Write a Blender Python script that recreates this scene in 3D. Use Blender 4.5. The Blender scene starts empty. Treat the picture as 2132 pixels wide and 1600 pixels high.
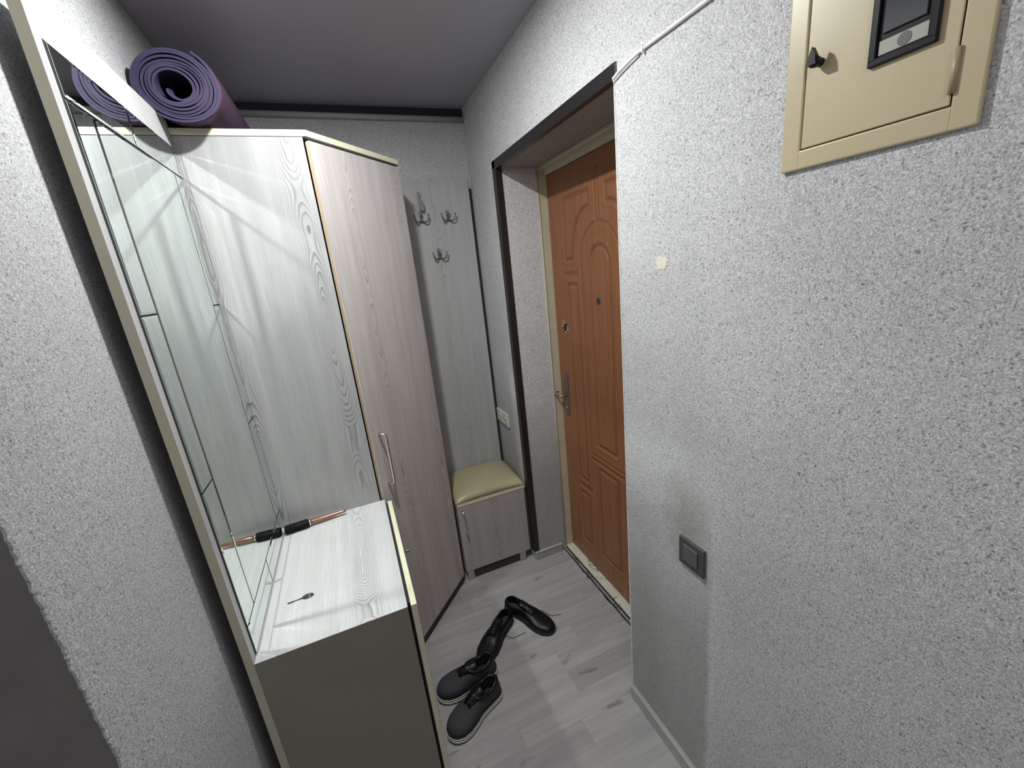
import bpy, bmesh, math, random
from mathutils import Vector, Matrix, noise
random.seed(7)
sc = bpy.context.scene
COL = sc.collection
PI = math.pi

# ------------------------------------------------------------------ camera
cam_d = bpy.data.cameras.new('camera')
cam = bpy.data.objects.new('camera', cam_d)
COL.objects.link(cam)
cam_d.sensor_fit = 'HORIZONTAL'
cam_d.sensor_width = 36.0
cam_d.lens = 859.218 * 36.0 / 2132.0
cam_d.clip_start = 0.02
_r = Vector((0.920064, -0.378023, -0.102862))
_u = Vector((0.194592, 0.213092, 0.957457))
_f = Vector((0.340022, 0.900939, -0.269619))
cam.matrix_world = Matrix(((_r.x, _u.x, -_f.x, 0.36482),
                           (_r.y, _u.y, -_f.y, -1.60887),
                           (_r.z, _u.z, -_f.z, 1.68438),
                           (0, 0, 0, 1)))
sc.camera = cam

# ------------------------------------------------------------------ world, lights, exposure
world = bpy.data.worlds.new('world')
sc.world = world
world.use_nodes = True
world.node_tree.nodes['Background'].inputs[0].default_value = (0.6, 0.65, 0.7, 1)
world.node_tree.nodes['Background'].inputs[1].default_value = 0.02

def area(name, loc, target, size, power, color, shape='DISK'):
    d = bpy.data.lights.new(name, 'AREA')
    d.shape = shape
    d.size = size
    d.energy = power
    d.color = color
    o = bpy.data.objects.new(name, d)
    COL.objects.link(o)
    o.location = loc
    o.rotation_euler = (Vector(target) - Vector(loc)).to_track_quat('-Z', 'Y').to_euler()
    return o

LAMP = (0.445, -0.46, 2.482)
area('hall_lamp_light', LAMP, (LAMP[0], LAMP[1], 0), 0.070, 19.0, (0.985, 1.0, 1.0))
# added weak light from the unseen left, brightening the near right wall
area('side_fill_light', (-1.75, -1.16, 1.25), (1.13, -1.2, 0.9), 0.10, 3.5, (1.0, 0.95, 1.0))
# added unseen fill behind the camera, lifting the unlit near faces
area('back_fill_light', (0.1, -2.75, 2.35), (0.5, -1.6, 0.6), 0.5, 8.0, (1.0, 0.97, 0.95))

sc.view_settings.view_transform = 'Standard'
sc.view_settings.look = 'None'
sc.view_settings.gamma = 1.0
sc.view_settings.use_curve_mapping = False
sc.view_settings.exposure = 0.0
sc.cycles.use_denoising = True
sc.cycles.max_bounces = 7
sc.cycles.diffuse_bounces = 4
sc.cycles.glossy_bounces = 6
sc.cycles.sample_clamp_indirect = 80.0
sc.cycles.blur_glossy = 0.12            # keeps the light thrown back by the mirror crisp
sc.cycles.use_guiding = True
sc.cycles.use_surface_guiding = True
sc.cycles.guiding_training_samples = 64
sc.cycles.surface_guiding_probability = 0.6
sc.cycles.use_adaptive_sampling = True
sc.cycles.adaptive_threshold = 0.02

# ------------------------------------------------------------------ layout (metres)
W = 1.1306          # right wall
XL = -0.045         # left wall
YB = 0.7278         # far wall
YL = -0.993         # near end of the left wall
YN = -0.5701        # near side of the door recess
YF = 0.3365         # far side of the door recess
ZR = 2.13           # recess soffit
E_ = 0.2040         # recess depth
XD = W + E_
H = 2.5
L = 0.6248          # chest length
ZC = 0.8347         # chest top
A = 0.3673          # chest depth
BX = 0.3624         # wardrobe corner
CX, CY = 0.6998, 0.3627
ZW = 2.1744
ZMT = 2.1179
MW = 0.082

# ------------------------------------------------------------------ materials
def srgb(r, g, b):
    def f(c):
        c /= 255.0
        return c / 12.92 if c <= 0.04045 else ((c + 0.055) / 1.055) ** 2.4
    return (f(r), f(g), f(b), 1.0)

class NT:
    """small node helper"""
    def __init__(s, name):
        s.m = bpy.data.materials.new(name)
        s.m.use_nodes = True
        s.t = s.m.node_tree
        s.b = s.t.nodes['Principled BSDF']
    def n(s, typ, **kw):
        x = s.t.nodes.new(typ)
        for k, v in kw.items():
            if k in ('operation', 'blend_type', 'data_type', 'noise_dimensions', 'feature', 'interpolation_type', 'distance'):
                setattr(x, k, v)
        return x
    def link(s, a, b):
        s.t.links.new(a, b)
    def val(s, sock, v):
        if hasattr(v, 'links') or isinstance(v, bpy.types.NodeSocket):
            s.link(v, sock)
        else:
            sock.default_value = v
    def math(s, op, a, b=0.0, c=None, clamp=False):
        x = s.t.nodes.new('ShaderNodeMath')
        x.operation = op
        x.use_clamp = clamp
        s.val(x.inputs[0], a)
        s.val(x.inputs[1], b)
        if c is not None:
            s.val(x.inputs[2], c)
        return x.outputs[0]
    def pos(s):
        g = s.t.nodes.new('ShaderNodeNewGeometry')
        return g.outputs['Position']
    def obj(s):
        g = s.t.nodes.new('ShaderNodeTexCoord')
        return g.outputs['Object']
    def sep(s, v):
        x = s.t.nodes.new('ShaderNodeSeparateXYZ')
        s.link(v, x.inputs[0])
        return x.outputs
    def comb(s, a, b, c):
        x = s.t.nodes.new('ShaderNodeCombineXYZ')
        s.val(x.inputs[0], a); s.val(x.inputs[1], b); s.val(x.inputs[2], c)
        return x.outputs[0]
    def noise(s, vec, scale, detail=2.0, rough=0.5, dist=0.0):
        x = s.t.nodes.new('ShaderNodeTexNoise')
        s.link(vec, x.inputs['Vector'])
        x.inputs['Scale'].default_value = scale
        x.inputs['Detail'].default_value = detail
        x.inputs['Roughness'].default_value = rough
        x.inputs['Distortion'].default_value = dist
        return x.outputs['Fac']
    def ramp(s, fac, stops, interp='LINEAR'):
        x = s.t.nodes.new('ShaderNodeValToRGB')
        s.link(fac, x.inputs[0])
        cr = x.color_ramp
        cr.interpolation = interp
        while len(cr.elements) < len(stops):
            cr.elements.new(0.5)
        for e, (p, c) in zip(cr.elements, stops):
            e.position = p
            e.color = c if len(c) == 4 else (*c, 1)
        return x.outputs[0]
    def mix(s, fac, a, b, mode='MIX'):
        x = s.t.nodes.new('ShaderNodeMix')
        x.data_type = 'RGBA'
        x.blend_type = mode
        s.val(x.inputs[0], fac); s.val(x.inputs[6], a); s.val(x.inputs[7], b)
        return x.outputs[2]
    def mrange(s, v, a, b, c=0.0, d=1.0):
        x = s.t.nodes.new('ShaderNodeMapRange')
        s.link(v, x.inputs[0])
        x.inputs[1].default_value = a; x.inputs[2].default_value = b
        x.inputs[3].default_value = c; x.inputs[4].default_value = d
        return x.outputs[0]
    def bump(s, h, strength, dist):
        x = s.t.nodes.new('ShaderNodeBump')
        x.inputs['Strength'].default_value = strength
        x.inputs['Distance'].default_value = dist
        s.link(h, x.inputs['Height'])
        s.link(x.outputs[0], s.b.inputs['Normal'])
    def fin(s, col=None, rough=None, metal=None, spec=None):
        if col is not None: s.val(s.b.inputs['Base Color'], col)
        if rough is not None: s.val(s.b.inputs['Roughness'], rough)
        if metal is not None: s.val(s.b.inputs['Metallic'], metal)
        if spec is not None: s.val(s.b.inputs['Specular IOR Level'], spec)
        return s.m

def plain(name, col, rough=0.5, metal=0.0, spec=0.5, var=0.0, scale=40.0, bump=0.0):
    t = NT(name)
    c = col
    if var > 0:
        n = t.noise(t.pos(), scale, 3.0, 0.6)
        dark = tuple(v * (1 - var) for v in col[:3]) + (1,)
        lite = tuple(min(1, v * (1 + var)) for v in col[:3]) + (1,)
        c = t.mix(n, dark, lite)
    if bump > 0:
        t.bump(t.noise(t.pos(), scale * 2, 3.0), bump, 0.001)
    return t.fin(c, rough, metal, spec)

def plaster(name, stain_and_tone=False, gain=1.0):
    """rough speckled silk plaster: pale fibres and dark grains in a grey ground"""
    t = NT(name)
    p = t.pos()
    n1 = t.noise(p, 330.0, 2.5, 0.65, 0.5)
    n2 = t.noise(p, 150.0, 2.0, 0.6, 0.8)
    mp = t.t.nodes.new('ShaderNodeMapping')
    t.link(p, mp.inputs[0])
    mp.inputs['Rotation'].default_value = (0.6, 0.4, 0.9)
    mp.inputs['Scale'].default_value = (1.0, 2.6, 1.6)
    n3 = t.noise(mp.outputs[0], 190.0, 1.5, 0.5, 1.2)
    big = t.noise(p, 2.6, 3.0, 0.6)
    h = t.math('ADD', t.math('MULTIPLY', n1, 0.55), t.math('ADD', t.math('MULTIPLY', n2, 0.25), t.math('MULTIPLY', n3, 0.30)))
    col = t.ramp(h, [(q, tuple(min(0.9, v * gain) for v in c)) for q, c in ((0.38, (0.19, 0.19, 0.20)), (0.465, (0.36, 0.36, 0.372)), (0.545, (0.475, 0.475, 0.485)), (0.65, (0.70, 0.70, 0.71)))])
    fleck = t.mrange(t.noise(p, 210.0, 1.0, 0.4), 0.66, 0.72)
    col = t.mix(t.math('MULTIPLY', fleck, 0.65), col, (0.09, 0.09, 0.10, 1))
    col = t.mix(t.mrange(big, 0.3, 0.75, 0.0, 0.22), col, (0.30, 0.31, 0.29, 1))
    if stain_and_tone:
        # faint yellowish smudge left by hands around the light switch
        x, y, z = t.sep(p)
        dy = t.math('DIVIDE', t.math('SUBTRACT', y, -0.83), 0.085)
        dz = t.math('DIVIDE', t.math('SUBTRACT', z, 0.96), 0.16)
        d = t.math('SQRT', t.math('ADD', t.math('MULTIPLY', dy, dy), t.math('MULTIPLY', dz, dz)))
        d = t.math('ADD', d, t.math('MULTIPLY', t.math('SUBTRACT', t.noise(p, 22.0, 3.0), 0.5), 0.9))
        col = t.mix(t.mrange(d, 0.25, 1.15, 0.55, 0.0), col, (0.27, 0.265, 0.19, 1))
        # darker, greyer tone low down between the recess and the switch
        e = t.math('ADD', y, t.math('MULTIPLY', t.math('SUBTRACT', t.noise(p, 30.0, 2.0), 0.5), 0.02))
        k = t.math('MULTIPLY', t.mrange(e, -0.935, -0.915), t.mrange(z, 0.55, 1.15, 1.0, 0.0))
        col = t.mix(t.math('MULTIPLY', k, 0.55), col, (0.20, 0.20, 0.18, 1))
    t.bump(h, 0.55, 0.0026)
    return t.fin(col, 0.72, 0.0, 0.35)

def ash(name, mode, warm=False, gain=1.0, fade=0.0):
    """pale grey ash laminate with dark cathedral grain. mode: 'xz','yz' vertical grain, 'xy' grain along y, 'diag' the angled door"""
    t = NT(name)
    p = t.pos()
    x, y, z = t.sep(p)
    if mode == 'xz':
        u, v = x, z
    elif mode == 'yz':
        u, v = y, z
    elif mode == 'xy':
        u, v = x, y
    else:
        u = t.math('ADD', t.math('MULTIPLY', x, 0.681), t.math('MULTIPLY', y, 0.732))
        v = z
    off = {'xz': 0.0, 'yz': 0.11, 'xy': 0.262, 'diag': 0.402}[mode]
    per = 0.305 if mode != 'xy' else 0.42
    wv = t.comb(t.math('MULTIPLY', u, 1.0), t.math('MULTIPLY', v, 0.55), 3.1)
    wob = t.math('SUBTRACT', t.noise(wv, 6.0, 3.0, 0.55), 0.5)
    us = t.math('ADD', u, t.math('MULTIPLY', wob, 0.030))
    # distance to the nearest heart line
    q = t.math('DIVIDE', t.math('ADD', t.math('SUBTRACT', us, off), per * 0.5 + per * 6), per)
    fr = t.math('FRACT', q)
    d = t.math('MULTIPLY', t.math('SUBTRACT', fr, 0.5), per)
    cell = t.math('FLOOR', q)
    hv = t.comb(t.math('MULTIPLY', cell, 3.7), t.math('MULTIPLY', v, 1.0), 0.4)
    hh = t.noise(hv, 1.9 if mode != 'xy' else 3.0, 2.0, 0.5)
    hgt = t.mrange(hh, 0.36, 0.66, 0.0, 0.125)
    r = t.math('SQRT', t.math('ADD', t.math('MULTIPLY', t.math('MULTIPLY', d, d), 5.5), t.math('MULTIPLY', hgt, hgt)))
    fine = t.math('SUBTRACT', t.noise(t.comb(t.math('MULTIPLY', u, 9.0), t.math('MULTIPLY', v, 3.0), 0.0), 3.0, 3.0, 0.6), 0.5)
    r = t.math('ADD', r, t.math('MULTIPLY', fine, 0.012))
    ring = t.math('FRACT', t.math('MULTIPLY', r, 78.0))
    ring = t.math('POWER', ring, 3.4)
    # rings are strong near the heart, thin out away from it
    near = t.mrange(t.math('ABSOLUTE', d), 0.015, 0.060, 1.0, 0.22)
    patch = t.mrange(t.noise(t.comb(t.math('MULTIPLY', u, 3.0), t.math('MULTIPLY', v, 0.9), 1.0), 4.0, 2.0), 0.38, 0.62, 0.35, 1.0)
    amt = t.math('MULTIPLY', t.math('MULTIPLY', ring, near), patch)
    fib = t.noise(t.comb(t.math('MULTIPLY', u, 420.0), t.math('MULTIPLY', v, 7.0), 0.0), 1.0, 2.0, 0.6)
    streak = t.noise(t.comb(t.math('MULTIPLY', u, 34.0), t.math('MULTIPLY', v, 1.2), 2.0), 1.0, 2.0, 0.6)
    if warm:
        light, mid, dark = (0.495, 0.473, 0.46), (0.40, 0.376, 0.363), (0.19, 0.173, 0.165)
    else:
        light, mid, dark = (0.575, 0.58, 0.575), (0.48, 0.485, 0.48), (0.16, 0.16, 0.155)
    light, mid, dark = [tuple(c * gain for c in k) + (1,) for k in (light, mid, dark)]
    base = t.mix(t.mrange(streak, 0.3, 0.7), light, mid)
    base = t.mix(t.mrange(fib, 0.35, 0.75, 0.0, 0.6), base, tuple(c * 0.80 for c in mid[:3]) + (1,))
    col = t.mix(t.math('MULTIPLY', amt, 0.95 * (1 - fade)), base, dark)
    t.bump(t.math('ADD', t.math('MULTIPLY', fib, 0.4), t.math('MULTIPLY', amt, -1.0)), 0.18, 0.0006)
    return t.fin(col, 0.42, 0.0, 0.4)

M = {}
M['plaster'] = plaster('speckled_plaster')
M['plaster_right'] = plaster('speckled_plaster_stained_lit', True, 1.24)  # brighter copy for the right wall, its stronger light put into the colour
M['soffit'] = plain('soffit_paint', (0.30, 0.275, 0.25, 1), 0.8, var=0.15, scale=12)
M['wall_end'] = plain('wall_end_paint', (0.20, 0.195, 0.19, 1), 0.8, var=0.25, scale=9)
M['outer'] = plain('outer_room_paint', (0.30, 0.30, 0.30, 1), 0.8)
M['ceiling'] = plain('ceiling_film', (0.38, 0.37, 0.405, 1), 0.38, spec=0.45, var=0.08, scale=3)
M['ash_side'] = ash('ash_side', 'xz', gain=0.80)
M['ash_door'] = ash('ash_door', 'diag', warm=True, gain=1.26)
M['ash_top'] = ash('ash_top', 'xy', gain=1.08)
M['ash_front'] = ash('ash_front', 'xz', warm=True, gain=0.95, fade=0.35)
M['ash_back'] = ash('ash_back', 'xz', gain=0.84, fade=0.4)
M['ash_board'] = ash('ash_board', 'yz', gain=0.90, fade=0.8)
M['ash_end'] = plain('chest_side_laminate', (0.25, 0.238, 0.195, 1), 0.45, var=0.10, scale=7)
M['edge'] = plain('cream_edge_band', (0.70, 0.70, 0.50, 1), 0.42, var=0.05, scale=60)
M['edge_warm'] = plain('warm_edge_band', (0.66, 0.53, 0.38, 1), 0.45)
M['edge_dull'] = plain('board_edge_band', (0.52, 0.50, 0.385, 1), 0.5, var=0.06, scale=20)
M['black'] = plain('black_trim', (0.018, 0.015, 0.015, 1), 0.35, var=0.3, scale=60)
M['plinth'] = plain('dark_under_bench_shade', (0.035, 0.033, 0.032, 1), 0.6)
M['cavity'] = plain('cavity', (0.02, 0.02, 0.02, 1), 0.9)
M['chrome'] = plain('brushed_nickel', (0.72, 0.70, 0.66, 1), 0.22, 1.0)
M['hook'] = plain('grey_hook_metal', (0.24, 0.24, 0.23, 1), 0.38, 0.8)
M['lock'] = plain('lock_metal', (0.30, 0.29, 0.30, 1), 0.4, 0.9)
M['foot'] = plain('foot_plastic', (0.33, 0.33, 0.33, 1), 0.5)
M['cream_plastic'] = plain('cream_plastic', (0.62, 0.63, 0.54, 1), 0.35)
M['white_cable'] = plain('white_cable', (0.86, 0.87, 0.85, 1), 0.35)
M['grey_plastic'] = plain('grey_switch_plastic', (0.085, 0.085, 0.088, 1), 0.30)
M['grey_plastic_hi'] = plain('grey_rocker_plastic', (0.12, 0.12, 0.122, 1), 0.28)
M['shadow_gap'] = plain('dark_violet_gap_shade', (0.012, 0.011, 0.03, 1), 0.7)
M['skirting'] = plain('grey_skirting', (0.36, 0.36, 0.35, 1), 0.35, var=0.12, scale=25)
M['pipe'] = plain('grey_pipe_paint', (0.36, 0.36, 0.34, 1), 0.5)
M['leather'] = plain('cream_faux_leather', (0.40, 0.365, 0.225, 1), 0.34, var=0.04, scale=15, bump=0.05)
M['box'] = plain('cream_painted_steel', (0.55, 0.47, 0.295, 1), 0.36, var=0.07, scale=6)
M['hinge'] = plain('painted_hinge', (0.42, 0.35, 0.22, 1), 0.4)
M['meter_black'] = plain('meter_black_plastic', (0.008, 0.008, 0.010, 1), 0.32, spec=0.3)
M['meter_glass'] = plain('meter_dark_window', (0.045, 0.048, 0.055, 1), 0.08, spec=0.8)
M['tag'] = plain('meter_paper_tag', (0.40, 0.40, 0.33, 1), 0.5)
M['tag_dot'] = plain('meter_grey_dot', (0.13, 0.13, 0.12, 1), 0.5)
M['patch'] = plain('peeled_plaster_chip', (0.78, 0.76, 0.60, 1), 0.7, var=0.08, scale=120)
M['bead'] = plain('chipped_corner', (0.66, 0.66, 0.61, 1), 0.7, var=0.25, scale=120)
M['copper'] = plain('copper_handle', (0.36, 0.20, 0.14, 1), 0.28, 0.8)
M['brush_black'] = plain('brush_black', (0.003, 0.003, 0.0035, 1), 0.6, spec=0.2)
M['silver'] = plain('silver_ring', (0.8, 0.8, 0.8, 1), 0.15, 1.0)
M['key'] = plain('dull_key_metal', (0.16, 0.14, 0.14, 1), 0.35, 0.9)
M['shoe_black'] = plain('black_shoe_leather', (0.004, 0.004, 0.0045, 1), 0.42, spec=0.32)
M['shoe_in'] = plain('shoe_lining', (0.03, 0.03, 0.032, 1), 0.8)
M['shoe_sole'] = plain('black_rubber', (0.008, 0.008, 0.008, 1), 0.6)
M['sneaker'] = plain('grey_sneaker_mesh', (0.035, 0.038, 0.042, 1), 0.8, var=0.25, scale=350)
M['sneaker_sole'] = plain('white_sneaker_sole', (0.68, 0.68, 0.62, 1), 0.5)
M['mat_side'] = plain('purple_mat_surface', (0.070, 0.030, 0.066, 1), 0.75, var=0.1, scale=200)
M['mat_edge'] = plain('violet_mat_edge', (0.034, 0.027, 0.070, 1), 0.7, var=0.12, scale=200)
M['threshold'] = None

def m_mirror():
    t = NT('mirror_glass')
    return t.fin((0.80, 0.86, 0.83, 1), 0.015, 1.0)
M['mirror'] = m_mirror()

def m_chipped(name, base, dark, thr):
    t = NT(name)
    n = t.noise(t.pos(), 38.0, 4.0, 0.65, 1.0)
    n2 = t.noise(t.pos(), 9.0, 2.0)
    k = t.mrange(t.math('ADD', n, t.math('MULTIPLY', n2, 0.35)), thr, thr + 0.04)
    c = t.mix(k, base, dark)
    c = t.mix(t.mrange(t.noise(t.pos(), 14.0, 3.0), 0.3, 0.8, 0.0, 0.35), c, tuple(v * 0.6 for v in base[:3]) + (1,))
    return t.fin(c, 0.5)
M['threshold'] = m_chipped('chipped_threshold_paint', (0.60, 0.585, 0.50, 1), (0.035, 0.03, 0.025, 1), 0.795)
M['threshold_low'] = m_chipped('dirty_grey_strip', (0.33, 0.325, 0.31, 1), (0.03, 0.03, 0.028, 1), 0.74)
M['frame'] = m_chipped('door_frame_paint', (0.54, 0.50, 0.375, 1), (0.04, 0.03, 0.02, 1), 0.905)

def m_door():
    t = NT('orange_brown_door')
    p = t.pos()
    x, y, z = t.sep(p)
    g = t.noise(t.comb(0.0, t.math('MULTIPLY', y, 60.0), t.math('MULTIPLY', z, 3.0)), 1.0, 3.0, 0.6)
    g2 = t.noise(t.comb(0.0, t.math('MULTIPLY', y, 260.0), t.math('MULTIPLY', z, 9.0)), 1.0, 2.0, 0.6)
    c = t.mix(t.mrange(g, 0.3, 0.7), (0.235, 0.095, 0.042, 1), (0.315, 0.138, 0.062, 1))
    c = t.mix(t.mrange(g2, 0.3, 0.8, 0.0, 0.35), c, (0.19, 0.075, 0.034, 1))
    # the pressed grooves are coloured a little darker: face depth drives it
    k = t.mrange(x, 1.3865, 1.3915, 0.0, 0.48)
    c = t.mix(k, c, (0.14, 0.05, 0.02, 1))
    return t.fin(c, 0.42, 0.0, 0.4)
M['door'] = m_door()

def m_floor():
    t = NT('grey_laminate')
    p = t.pos()
    x, y, z = t.sep(p)
    oi = t.t.nodes.new('ShaderNodeObjectInfo').outputs['Random']
    o = t.math('MULTIPLY', oi, 17.0)
    v1 = t.comb(t.math('MULTIPLY', x, 2.4), t.math('MULTIPLY', y, 22.0), o)
    v2 = t.comb(t.math('MULTIPLY', x, 7.0), t.math('MULTIPLY', y, 160.0), o)
    v3 = t.comb(t.math('MULTIPLY', x, 9.0), t.math('MULTIPLY', y, 24.0), o)
    n1 = t.noise(v1, 1.0, 3.0, 0.6, 0.6)
    n2 = t.noise(v2, 1.0, 2.0, 0.6)
    n3 = t.noise(v3, 1.0, 2.0, 0.5)
    c = t.mix(t.mrange(n1, 0.28, 0.72), (0.285, 0.278, 0.278, 1), (0.385, 0.377, 0.375, 1))
    c = t.mix(t.mrange(n2, 0.4, 0.75, 0.0, 0.25), c, (0.25, 0.243, 0.243, 1))
    c = t.mix(t.mrange(n3, 0.66, 0.74, 0.0, 0.75), c, (0.155, 0.15, 0.152, 1))
    tone = t.mrange(oi, 0.0, 1.0, -0.10, 0.10)
    hsv = t.t.nodes.new('ShaderNodeHueSaturation')
    t.link(c, hsv.inputs['Color'])
    t.link(t.math('ADD', tone, 1.0), hsv.inputs['Value'])
    return t.fin(hsv.outputs[0], 0.40, 0.0, 0.45)
M['floor'] = m_floor()

# ------------------------------------------------------------------ mesh helpers (world coordinates)
class MB:
    def __init__(s):
        s.bm = bmesh.new()
        s.mats = []
    def mi(s, m):
        if m not in s.mats:
            s.mats.append(m)
        return s.mats.index(m)
    def box(s, x0, x1, y0, y1, z0, z1, m=None, bev=0.0, seg=2, faces=None):
        """faces: dict like {'-y': material} to paint single sides"""
        vs = [s.bm.verts.new((x, y, z)) for x in (x0, x1) for y in (y0, y1) for z in (z0, z1)]
        idx = {'-x': (0, 1, 3, 2), '+x': (4, 6, 7, 5), '-y': (0, 4, 5, 1), '+y': (2, 3, 7, 6), '-z': (0, 2, 6, 4), '+z': (1, 5, 7, 3)}
        fs = []
        for k, q in idx.items():
            f = s.bm.faces.new([vs[i] for i in q])
            if m is not None:
                f.material_index = s.mi((faces or {}).get(k, m))
            fs.append(f)
        if bev > 0:
            es = list({e for f in fs for e in f.edges})
            bmesh.ops.bevel(s.bm, geom=es, offset=bev, segments=seg, affect='EDGES', profile=0.5)
        return fs
    def prism(s, pts, z0, z1, m=None, side=None, bev=0.0):
        lo = [s.bm.verts.new((x, y, z0)) for x, y in pts]
        hi = [s.bm.verts.new((x, y, z1)) for x, y in pts]
        n = len(pts)
        fs = [s.bm.faces.new(lo[::-1]), s.bm.faces.new(hi)]
        if m is not None:
            for f in fs: f.material_index = s.mi(m)
        for i in range(n):
            f = s.bm.faces.new((lo[i], lo[(i + 1) % n], hi[(i + 1) % n], hi[i]))
            if m is not None: f.material_index = s.mi(side or m)
            fs.append(f)
        if bev > 0:
            es = list({e for f in fs for e in f.edges})
            bmesh.ops.bevel(s.bm, geom=es, offset=bev, segments=2, affect='EDGES')
    def tube(s, pts, r, seg=10, m=None, cap=True, closed=False):
        pts = [Vector(p) for p in pts]
        n = len(pts)
        rr = r if isinstance(r, (list, tuple)) else [r] * n
        rings = []
        up = None
        for i, p in enumerate(pts):
            if closed:
                tan = (pts[(i + 1) % n] - pts[i - 1]).normalized()
            else:
                tan = (pts[min(i + 1, n - 1)] - pts[max(i - 1, 0)]).normalized()
            if up is None:
                a = Vector((0, 0, 1)) if abs(tan.z) < 0.9 else Vector((1, 0, 0))
                up = (a - tan * a.dot(tan)).normalized()
            else:
                up = (up - tan * up.dot(tan)).normalized()
            sd = tan.cross(up)
            rings.append([s.bm.verts.new(p + (up * math.cos(2 * PI * k / seg) + sd * math.sin(2 * PI * k / seg)) * rr[i]) for k in range(seg)])
        mi = s.mi(m) if m else 0
        rng = range(n) if closed else range(n - 1)
        for i in rng:
            a, b = rings[i], rings[(i + 1) % n]
            for k in range(seg):
                f = s.bm.faces.new((a[k], a[(k + 1) % seg], b[(k + 1) % seg], b[k]))
                f.material_index = mi; f.smooth = True
        if cap and not closed:
            f = s.bm.faces.new(rings[0][::-1]); f.material_index = mi
            f = s.bm.faces.new(rings[-1]); f.material_index = mi
    def lathe(s, c, axis, prof, seg=24, m=None):
        """prof: list of (distance along axis, radius)"""
        c = Vector(c); ax = Vector(axis).normalized()
        a = Vector((0, 0, 1)) if abs(ax.z) < 0.9 else Vector((1, 0, 0))
        u = (a - ax * a.dot(ax)).normalized(); v = ax.cross(u)
        rings = [[s.bm.verts.new(c + ax * d + (u * math.cos(2 * PI * k / seg) + v * math.sin(2 * PI * k / seg)) * r) for k in range(seg)] for d, r in prof]
        mi = s.mi(m) if m else 0
        for i in range(len(rings) - 1):
            for k in range(seg):
                f = s.bm.faces.new((rings[i][k], rings[i][(k + 1) % seg], rings[i + 1][(k + 1) % seg], rings[i + 1][k]))
                f.material_index = mi; f.smooth = True
        f = s.bm.faces.new(rings[0][::-1]); f.material_index = mi
        f = s.bm.faces.new(rings[-1]); f.material_index = mi
    def grid(s, fn, nu, nv, m=None, smooth=True, wrap_u=False):
        vs = [[s.bm.verts.new(fn(i / (nu if wrap_u else nu - 1), j / (nv - 1))) for j in range(nv)] for i in range(nu)]
        mi = s.mi(m) if m else 0
        for i in range(nu if wrap_u else nu - 1):
            for j in range(nv - 1):
                a, b = vs[i], vs[(i + 1) % nu]
                f = s.bm.faces.new((a[j], b[j], b[j + 1], a[j + 1]))
                f.material_index = mi; f.smooth = smooth
        return vs

def build(name, mb, mat, parent=None, base=None, label=None):
    """links one mesh object; geometry is given in world space"""
    bmesh.ops.recalc_face_normals(mb.bm, faces=mb.bm.faces)
    off = Vector((0, 0, 0))
    if parent is not None:
        q = parent
        while q is not None:
            off += q.location
            q = q.parent
    elif base is not None:
        off = Vector(base)
    own = Vector((0, 0, 0))
    mb.bm.transform(Matrix.Translation(-off))
    me = bpy.data.meshes.new(name)
    mb.bm.to_mesh(me)
    mb.bm.free()
    if mb.mats:
        for k in mb.mats:
            me.materials.append(M[k])
    else:
        me.materials.append(M[mat])
    o = bpy.data.objects.new(name, me)
    COL.objects.link(o)
    if parent is not None:
        o.parent = parent
    elif base is not None:
        o.location = base
    if label:
        o['label'] = label
    return o

def one(fn, *a, **k):
    mb = MB(); getattr(mb, fn)(*a, **k); return mb

def thing(name, label, cat, loc, group=None):
    o = bpy.data.objects.new(name, None)
    o.empty_display_size = 0.05
    COL.objects.link(o)
    o.location = loc
    o['label'] = label; o['category'] = cat
    if group: o['group'] = group
    return o
def tag(o, label, cat, group=None):
    o['label'] = label; o['category'] = cat
    if group: o['group'] = group
    return o
def struct(o):
    o['kind'] = 'structure'
    return o

# ================================================================== SETTING
mb = MB()
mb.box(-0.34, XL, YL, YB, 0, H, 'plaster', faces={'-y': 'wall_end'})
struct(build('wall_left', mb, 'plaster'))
mb = MB()
rj = random.Random(8)
zz = 0.01; prev = None
while zz < H - 0.01:
    w_ = abs(rj.gauss(0, 0.0026)) + 0.0004
    q = [mb.bm.verts.new(v) for v in ((XL - 0.0002, YL - w_, zz), (XL - 0.004, YL - w_ * 0.6, zz), (XL - 0.004, YL + 0.001, zz), (XL + 0.0006, YL + 0.003, zz))]
    if prev:
        for k in range(4): mb.bm.faces.new((prev[k], prev[(k + 1) % 4], q[(k + 1) % 4], q[k]))
    prev = q
    zz += rj.uniform(0.003, 0.007)
build('corner_edge', mb, 'plaster', parent=bpy.data.objects['wall_left'], label='ragged fibrous plaster edge at the wall corner')
struct(build('wall_far', one('box', -0.34, XD + 0.25, YB, YB + 0.12, 0, H), 'plaster'))
# right wall around the door recess
mb = MB()
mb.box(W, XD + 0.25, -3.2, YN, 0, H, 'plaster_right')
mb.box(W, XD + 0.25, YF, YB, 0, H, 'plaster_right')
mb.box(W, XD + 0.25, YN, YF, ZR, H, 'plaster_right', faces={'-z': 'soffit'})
wr = struct(build('wall_right', mb, 'plaster_right'))
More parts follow.
